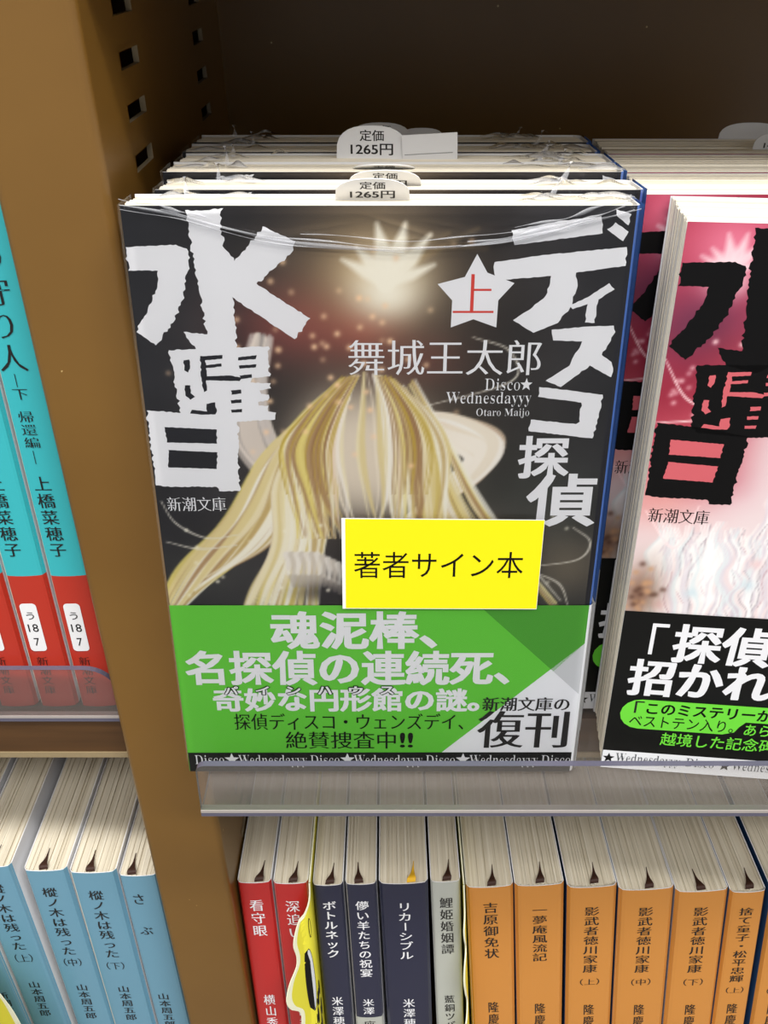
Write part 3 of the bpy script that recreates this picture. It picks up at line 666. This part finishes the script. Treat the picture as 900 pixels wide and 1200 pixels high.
# ------------------------------------------------------------------ price slips
def slip(x, y, z, wd, ht, lean, label, lines=('定価', '1265円'), grey=False, rz=0, flat_top=.35, mirror=False):
    mb = MB(); n = 14; out = []
    for i in range(n + 1):
        a = math.pi * i / n; cx = math.cos(a); s = math.sin(a)
        px = (abs(cx) ** .85) * math.copysign(1, cx) * wd / 2; pz = ht * s ** .62
        out.append((px, pz))
    out = [(wd / 2, -7.0)] + out + [(-wd / 2, -7.0)]
    t = .18; mm = [tuple(q) for q in tessellate_polygon([[Vector((a, b, 0)) for a, b in out]])]
    mb.add([(a, 0, b) for a, b in out], mm, 'white'); mb.add([(a, t, b) for a, b in out], mm, 'white'); k = len(out)
    for i in range(k):
        (a, b), (c, d) = out[i], out[(i + 1) % k]; mb.quad((a, 0, b), (c, 0, d), (c, t, d), (a, t, b), 'white')
    put = lambda a, b: (a, -.05, b)
    ink = 'ink_dark'
    if lines:
        fit(mb, lines[0], (-wd * .17, ht * .50, wd * .17, ht * .86), ink, put, (.018, .006))
        fit(mb, lines[1], (-wd * .30, ht * .05, wd * .30, ht * .42), ink, put, (.022, .014))
    o = mb.build('price_slip'); o.location = W(x, y, z); o.rotation_euler = (math.radians(lean), 0, math.radians(rz))
    tag(o, label, 'price slip', 'white price slips standing in the books'); return o
slip(-2.4, 205.6, -46.6, 15.6, 6.2, 38, 'white price slip bent forward in the front wrapped book')
slip(0.2, 219.8, -47.3, 16.2, 6.0, 42, 'white price slip in the second book, lower text half hidden')
slip(0.0, 234.6, -46.6, 14.6, 5.5, 66, 'low price slip in the third book, almost hidden')
slip(-3.0, 249.2, -46.2, 17.6, 7.4, 4, 'tallest rounded price slip, standing in the middle of the stack', rz=-3)
slip(-0.6, 264.0, -47.0, 12.5, 4.4, 30, 'price slip peeking out just behind the tallest one')
slip(-1.0, 278.0, -47.6, 16.5, 5.0, 4, 'rearmost lettered price slip of the centre stack')
slip(10.4, 281.5, -47.6, 12.0, 3.0, 2, 'blank grey rounded slip beside the rearmost lettered slip', lines=None)
slip(103.0, 285.4, -48.4, 17.5, 4.6, 3, 'blank rounded slip at the back of the right-hand stack', lines=None)
slip(106.0, 270.5, -48.3, 14.0, 4.4, 5, 'lettered price slip at the back of the right-hand stack', ('定価', '1485円'))
slip(106.4, 253.5, -48.4, 13.0, 3.6, 4, 'foremost low slip at the right edge of the stack tops', lines=None)
fm = MB(); fm.box(-6.8, 6.8, 0, .2, -4, 5.4, 'white')
for i in range(26): fm.box(-6.2 + i * .46, -5.95 + i * .46, -.05, 0, .5, .7, 'ink_dark')
fo = fm.build('order_slip'); fo.location = W(11.4, 248.4, -45.9); fo.rotation_euler = (math.radians(10), math.radians(-3), 0)
tag(fo, 'blank white oblong slip sticking up right of the tallest price slip', 'paper slip')

# ------------------------------------------------------------------ books standing spine out
def spine_curve(w, bulge): return lambda x: bulge * (2 * x / w) ** 2 + 1.3 * max(0, (abs(2 * x / w) - .82) / .18) ** 2
def spine_book(w, H, side, bands, letters, D=105.0, bulge=.6, ribbon='ribbon_brown', rib_x=.0, gap=.0, sticker=None, seed=0, right_side=None):
    """bands: (z0, z1, material) up the spine; letters: fn(mb, put)"""
    r = random.Random(seed); cv = spine_curve(w, bulge); h = w / 2; cm = MB()
    px = [-h + w * i / 16 for i in range(17)]
    for z0, z1, nm in bands:
        for i in range(16):
            a, b = px[i], px[i + 1]; cm.quad((a, cv(a), z0), (b, cv(b), z0), (b, cv(b), z1), (a, cv(a), z1), nm)
    for i in range(16):
        a, b = px[i], px[i + 1]
        cm.quad((a, cv(a), H), (b, cv(b), H), (b, cv(b) + .3, H), (a, cv(a) + .3, H), 'white')
        cm.quad((a, cv(a), 0), (b, cv(b), 0), (b, cv(b) + .3, 0), (a, cv(a) + .3, 0), 'white')
        cm.quad((a, cv(a) + .3, 0), (b, cv(b) + .3, 0), (b, cv(b) + .3, H), (a, cv(a) + .3, H), 'white')
    y0 = cv(h)
    for s, nm in ((-1, side), (1, right_side or side)):
        xo, xi = s * h, s * (h - .3)
        cm.quad((xo, y0, 0), (xo, D, 0), (xo, D, H), (xo, y0, H), nm); cm.quad((xi, y0 + .3, 0), (xi, D, 0), (xi, D, H), (xi, y0 + .3, H), 'white')
        cm.quad((xo, D, 0), (xi, D, 0), (xi, D, H), (xo, D, H), 'white')
        for z in (0, H): cm.quad((xo, y0, z), (xo, D, z), (xi, D, z), (xi, y0, z), 'white')
    letters(cm, lambda x, z: (x, cv(x) - .13, z))
    pg = MB(); x = -h + .35
    while x < h - .4:
        d = min(r.uniform(.35, .9), h - .35 - x); a = cv(x + d / 2) + .35 + gap + r.uniform(0, .35)
        pg.box(x, x + d, a, D - 1.2 - r.uniform(0, .6), .7, H - r.uniform(.1, .85), 'pages_x'); x += d
    parts = [('cover', cm), ('page_block', pg)]
    if ribbon:
        rb = MB(); n = 10; c = []
        for i in range(n + 1):
            t = i / n; yy = .7 + gap + 9 * t ** 1.5; zz = H - .15 + 1.5 * math.sin(min(1, t * 1.5) * math.pi) * (1 - t) + .15
            xx = rib_x + (2.2 if rib_x >= 0 else -1.2) * .5 * t; ww = (1.4 if t < .2 else 1.4 * (1 - (t - .2) / .8) ** 1.6) + .1
            c.append((xx - ww, yy, zz)); c.append((xx + ww, yy + .2, zz + .1))
        fc = [(2 * i, 2 * i + 1, 2 * i + 3, 2 * i + 2) for i in range(n)]
        rb.add(c, fc, ribbon); rb.add([(a, b, q - .12) for a, b, q in c], fc, ribbon)
        parts.append(('bookmark_ribbon', rb))
    if sticker: parts.append(('spine_label', sticker(cv)))
    return parts
def place(parts, loc, back, side_lean, label, group, seed=0):
    root = empty('paperback_book', loc, (-back, -side_lean, 0))
    for n, mb in parts: mb.build(n, root)
    tag(root, label, 'book', group); return root
def titled(H, top, blocks):
    """blocks: (text, from top, to top, width, ink, style, kind)"""
    def f(mb, put):
        for b in blocks:
            s, a, e, wd, ink = b[:5]; st_ = b[5] if len(b) > 5 else MIN; xo = b[6] if len(b) > 6 else 0
            if s[0] == '（': fit(mb, s, (xo - wd / 2, H - e, xo + wd / 2, H - a), ink, put, st_)
            else: vert(mb, s, xo, H - a, H - e, wd, ink, put, st_)
    return f

SHELF = -428.0
def low(x0, x1, ztop, lean, colr, side, blocks, label, group, seed, back=3.0, y=214.0, bands=None, **kw):
    w = x1 - x0 - .25; up_ = w / 2 * math.sin(math.radians(lean)) + 105 * math.sin(math.radians(back)) + .15; H = (ztop - SHELF - up_) / (math.cos(math.radians(lean)) * math.cos(math.radians(back)))
    xc = (x0 + x1) / 2 + H * math.sin(math.radians(lean)) ; yb = y - H * math.sin(math.radians(back))
    bd = bands(H) if bands else [(0, H, colr)]
    return place(spine_book(w, H, side, bd, titled(H, 0, blocks), seed=seed, **kw), (xc, yb, SHELF + up_), back, lean, label, group)
K, Wh = 'ink_dark', 'ink_white'
MF = (.018, -.006)
GR = 'paperbacks on the lower right shelf'
low(-50.2, -38.4, -275.2, 1.79, 'red', 'white', [('看守眼', 7.6, 26.8, 5.2, Wh, MF), ('横山秀夫', 58, 84, 4.4, Wh, MF)], 'red-spined paperback next to the brown upright, first of the lower row', GR, 1, rib_x=1.6)
low(-38.0, -25.8, -275.6, 1.77, 'red', 'white', [('深追い', 7.6, 27.5, 5.2, Wh, MF), ('横山秀夫', 58, 84, 4.4, Wh, MF)], 'red-spined paperback half hidden by the wavy yellow divider', GR, 2, rib_x=.8)
low(-24.5, -13.9, -276.5, 1.8, 'navy', 'white', [('ボトルネック', 7.2, 37, 5.0, Wh, (.02, .012)), ('米澤穂信', 58, 81, 4.4, Wh, MF)], 'navy paperback with white katakana title just right of the wavy divider', GR, 3, rib_x=.6)
low(-13.4, -2.5, -276.0, 2.0, 'navy', 'white', [('儚い羊たちの祝宴', 7.6, 48, 4.8, Wh, (.016, .006)), ('米澤', 59.8, 69.4, 4.4, Wh, MF), ('座', 72.5, 78, 4.6, K, MF)], 'middle navy paperback with a white patch low on its spine', GR, 4, rib_x=-.6,
    bands=lambda H: [(H - 71, H, 'navy'), (0, H - 71, 'grey')])
low(-1.9, 15.1, -275.6, 2.4, 'navy', 'white', [('リカーシブル', 8.6, 38.8, 5.2, Wh, (.016, .006)), ('米澤穂信', 60, 83, 4.6, Wh, MF)], 'widest navy paperback, with a golden bookmark ribbon', GR, 5, ribbon='ribbon_gold', rib_x=2.6)
low(15.7, 26.1, -274.7, 3.1, 'grey', 'white', [('鯉姫婚姻譚', 7.0, 36.8, 4.8, K, (.014, -.006)), ('藍銅ツバメ', 59, 84, 4.0, K, MF)], 'slim pale grey paperback between navy and orange spines', GR, 6, rib_x=.4)
low(27.9, 44.3, -277.4, 4.15, 'orange', 'white', [('吉原御免状', 7.0, 36.6, 5.4, K, MF), ('隆慶一郎', 60.2, 88, 4.2, K, MF)], 'orange paperback with a five-character title, leftmost of the orange ones', GR, 7, rib_x=.6)
low(44.5, 61.6, -276.5, 4.4, 'orange', 'royal', [('一夢庵風流記', 9.6, 39, 5.4, K, MF), ('隆慶一郎', 61.8, 89, 4.2, K, MF)], 'second orange paperback from the left, six-character title', GR, 8, rib_x=.2, gap=.5)
low(62.6, 79.8, -277.4, 4.5, 'orange', 'royal', [('影武者徳川家康', 9.2, 44.4, 5.4, K, MF), ('（上）', 47.6, 51, 7, K, MIN), ('隆慶一郎', 61.6, 89, 4.2, K, MF)], 'orange paperback, first volume of the three sharing one long title', GR, 9, rib_x=.8, gap=1.0)
low(80.5, 99.5, -278.7, 4.55, 'orange', 'royal', [('影武者徳川家康', 8.2, 43.2, 5.4, K, MF), ('（中）', 46.4, 50, 7, K, MIN), ('隆慶一郎', 60.4, 88, 4.2, K, MF)], 'orange paperback, middle volume of the three sharing one long title', GR, 10, rib_x=.8)
low(100.2, 118.3, -279.6, 4.5, 'orange', 'pink_side', [('影武者徳川家康', 7.3, 42.4, 5.4, K, MF), ('（下）', 45.6, 49.2, 7, K, MIN), ('隆慶一郎', 59.6, 87, 4.2, K, MF)], 'orange paperback, last volume of the three sharing one long title', GR, 11, rib_x=-.4)
low(118.9, 131.3, -280.0, 4.3, 'orange', 'royal', [('捨て童子・松平忠輝', 7.2, 47.3, 5.2, K, MF), ('（上）', 50, 53.2, 6.4, K, MIN), ('隆慶一郎', 58.8, 85, 4.2, K, MF)], 'narrow orange paperback with the longest title, blue cover side showing', GR, 12, rib_x=.6, gap=.8)
low(133.4, 147.0, -280.4, 4.3, 'orange', 'royal', [('捨て童子・松平忠輝', 7.2, 47.3, 5.2, K, MF), ('（中）', 50, 53.2, 6.4, K, MIN), ('隆慶一郎', 58.8, 85, 4.2, K, MF)], 'orange paperback cut off by the right edge of the photograph', GR, 13)

GL = 'sky blue paperbacks on the lower left shelf'
AU = ('山本周五郎', 63.5, 86, 4.6, K, MF)
def bl(x0, x1, zt, lean, blocks, label, seed, **kw): low(x0, x1, zt, lean, 'sky', 'white', blocks, label, GL, seed, back=0, y=217, **kw)
bl(-91.4, -77.9, -275.4, 1.7, [('さ', 8.6, 15.4, 5.0, K, MF, -1.4), ('ぶ', 26.6, 32.2, 5.0, K, MF, -1.4), ('山本周五郎', 66.6, 89, 4.6, K, MF, -1.2)], 'sky blue paperback with a two-kana title, touching the brown upright', 21, rib_x=-2.0)
bl(-108.2, -91.8, -273.8, 1.5, [('樅ノ木は残った', 8.8, 47, 5.4, K, MF, -.6), ('（下）', 49.4, 53.6, 6.5, K, MIN, -.6), AU], 'sky blue paperback marked as the last of three volumes', 22, rib_x=-.6)
bl(-123.6, -108.6, -272.8, 2.0, [('樅ノ木は残った', 8.2, 46.4, 5.4, K, MF, -.4), ('（中）', 48.2, 52.6, 6.5, K, MIN, -.4), AU], 'sky blue paperback marked as the middle of three volumes', 23, rib_x=-.4)
bl(-142.2, -127.2, -271.1, 2.8, [('樅ノ木は残った', 8.2, 45.2, 5.4, K, MF), ('（上）', 47.4, 52, 6.5, K, MIN), AU], 'sky blue paperback marked as the first of three volumes', 24)
bl(-157.5, -143.9, -271.6, 3.4, [('新潮文庫編', 70, 94, 4.6, K, MF, 1.6)], 'sky blue paperback at the lower left corner, mostly out of frame', 25)

# teal and vermilion spines on the upper left shelf
GT = 'teal and vermilion paperbacks on the upper left shelf'
def shelf_label(H, xc):
    def mk(cv):
        mb = MB(); wd, z1, z0, r = 4.7, H - 112.6, H - 129.6, 1.2; n = 5; out = []
        for cx, cz, a0 in ((1, 1, 0), (-1, 1, 90), (-1, -1, 180), (1, -1, 270)):
            for i in range(n + 1):
                a = math.radians(a0 + 90 * i / n)
                out.append((xc + cx * (wd / 2 - r) + r * math.cos(a), (z1 + z0) / 2 + cz * ((z1 - z0) / 2 - r) + r * math.sin(a)))
        mb.poly(out, 'white', lambda x, z: (x, -.12, z)); p = lambda x, z: (x, -.18, z)
        for (s, a, b, q) in (('う', 3.0, 5.6, 2.2), ('18', 7.2, 10.0, 2.9), ('7', 12.2, 15.0, 1.5)): fit(mb, s, (xc - q / 2, z1 - b, xc + q / 2, z1 - a), 'ink_black', p, (.004, .004))
        return mb
    return mk
def teal(x0b, w, label, vol, seed):
    H = 151.0; lean = 1.5; xc0 = -1.2
    bl_ = [('神の守り人', 2.2, 43.6, 7.4, K, MIN, xc0), ('―' + vol[0], 43.4, 50.6, 4.2, K, MIN, xc0), (vol[1], 53.2, 64.0, 4.2, K, MIN, xc0), ('―', 64.4, 68.4, 4.0, K, MIN, xc0),
           ('上橋菜穂子', 71.6, 97.2, 4.8, K, MF, xc0), ('新潮文庫', 131.6, 146.2, 3.6, K, (-.004, -.012), xc0)]
    parts = spine_book(w - .3, H, 'white', [(0, H - 103.4, 'vermilion'), (H - 103.4, H, 'teal')], titled(H, 0, bl_), sticker=shelf_label(H, xc0), seed=seed, ribbon=None)
    place(parts, (x0b + w / 2, 217, -198.1), 0, lean, label, GT)
teal(-91.6, 11.8, 'teal and vermilion paperback touching the brown upright', ('下', '帰還編'), 41)
teal(-103.8, 11.6, 'teal and vermilion paperback second from the brown upright', ('上', '来訪編'), 42)
teal(-116.2, 11.8, 'teal and vermilion paperback at the left edge of the photograph', ('上', '来訪編'), 43)

# ------------------------------------------------------------------ yellow dividers with wavy front edges
def divider(x, ztop, yf, edge, bend, label, lean, lines=True, back=3.0):
    """edge: (height below the top, reach in front of the spines)"""
    mb = MB(); zt = 0; t = .5; ca, sa = math.cos(math.radians(bend)), math.sin(math.radians(bend))
    ez = np.array([e[0] for e in edge]); er = np.array([e[1] for e in edge])
    N = 90; hs = np.linspace(0, ez[-1], N)
    c = curve([(e[0], e[1]) for e in edge], 12); reach = np.interp(hs, c[:, 0], c[:, 1])
    def P(s, hgt, off=0.0):
        # s: distance in front of the spine plane (negative = between the books); bends outwards in front
        if s <= 0: return (off, -s, -hgt)
        q = min(s, 5); k = q / 5 * .5; a = math.radians(bend) * min(1, s / 5)
        return (-(s * math.sin(a) * (.6 if s < 5 else .8)) + off * math.cos(a), -(s * math.cos(a * .8)) - off * math.sin(a) * .0, -hgt)
    cols_ = 14
    for side, off in (('f', .25), ('b', -.25)):
        v = []; 
        for i, hgt in enumerate(hs):
            ss = list(np.linspace(-100, 0, 3)) + list(np.linspace(0, 1, cols_) * reach[i])[1:]
            v += [P(s, hgt, off) for s in ss]
        m_ = 3 + cols_ - 1
        for i in range(N - 1):
            for j in range(m_ - 1):
                rim = j >= m_ - 3
                f_ = (i * m_ + j, i * m_ + j + 1, (i + 1) * m_ + j + 1, (i + 1) * m_ + j)
                mb.add([v[q] for q in f_], [(0, 1, 2, 3)], 'divider_rim' if rim else 'divider_yellow')
    for i in range(N - 1):
        a, b = hs[i], hs[i + 1]
        mb.quad(P(reach[i], a, .25), P(reach[i], a, -.25), P(reach[i + 1], b, -.25), P(reach[i + 1], b, .25), 'divider_rim')
    mb.quad(P(-100, 0, .25), P(0, 0, .25), P(0, 0, -.25), P(-100, 0, -.25), 'divider_rim')
    if lines:
        def oval(cs, ch, rs, rh, nm, off):
            pts = [(cs + rs * math.cos(a), ch + rh * math.sin(a)) for a in [i * math.pi / 12 for i in range(24)]]
            mb.add([P(max(s, .05), h_, off) for s, h_ in pts], [tuple(range(24))], nm)
        oval(4.6, 46, 1.5, 17, 'ink_black', .6); oval(4.6, 46, 1.3, 16.4, 'slip_grey', .63)
        oval(3.4, 19, .5, 5, 'ink_black', .6); oval(3.4, 19, .25, 4.2, 'divider_yellow', .66)
        for (a, b, c_) in ((1.6, 52, 4), (2.6, 57, 4), (1.2, 63, 5), (3.2, 66, 5), (1.8, 72, 5), (4.6, 74, 4)): oval(a, b, .35, c_, 'ink_black', .6); oval(a + .6, b + 2, .25, c_ * .6, 'ink_black', .62)
    o = mb.build('shelf_divider'); o.location = W(x, yf, ztop); o.rotation_euler = (math.radians(-back), math.radians(-lean), 0)
    tag(o, label, 'divider', 'yellow shelf dividers'); return o
divider(-25.2, -273.0, 212.6, [(0, .2), (6, 1.5), (12, 5), (18, 8), (24, 9.4), (30, 8.6), (35, 9.2), (41, 13), (48, 15), (54, 13.6), (60, 9.5), (70, 10), (85, 12), (120, 13), (148, 12)], 62, 'wavy yellow divider curling over the second red spine', 1.77)
divider(27.0, -274.0, 212.6, [(0, .2), (10, .8), (18, 3.4), (24, 3.2), (30, 1.8), (36, 4), (44, 5), (52, 4), (58, 2.5), (66, 4), (76, 8), (90, 10), (120, 10), (148, 9)], 26, 'wavy yellow divider between the pale grey and first orange spine', 3.6, False)
divider(-159.0, -274.0, 215.5, [(0, .2), (28, .4), (35, 3), (41, 19), (47, 28), (56, 33), (80, 35), (120, 32), (149, 20)], -75, 'yellow divider at the bottom left corner of the photograph', 3.4, False, 0)
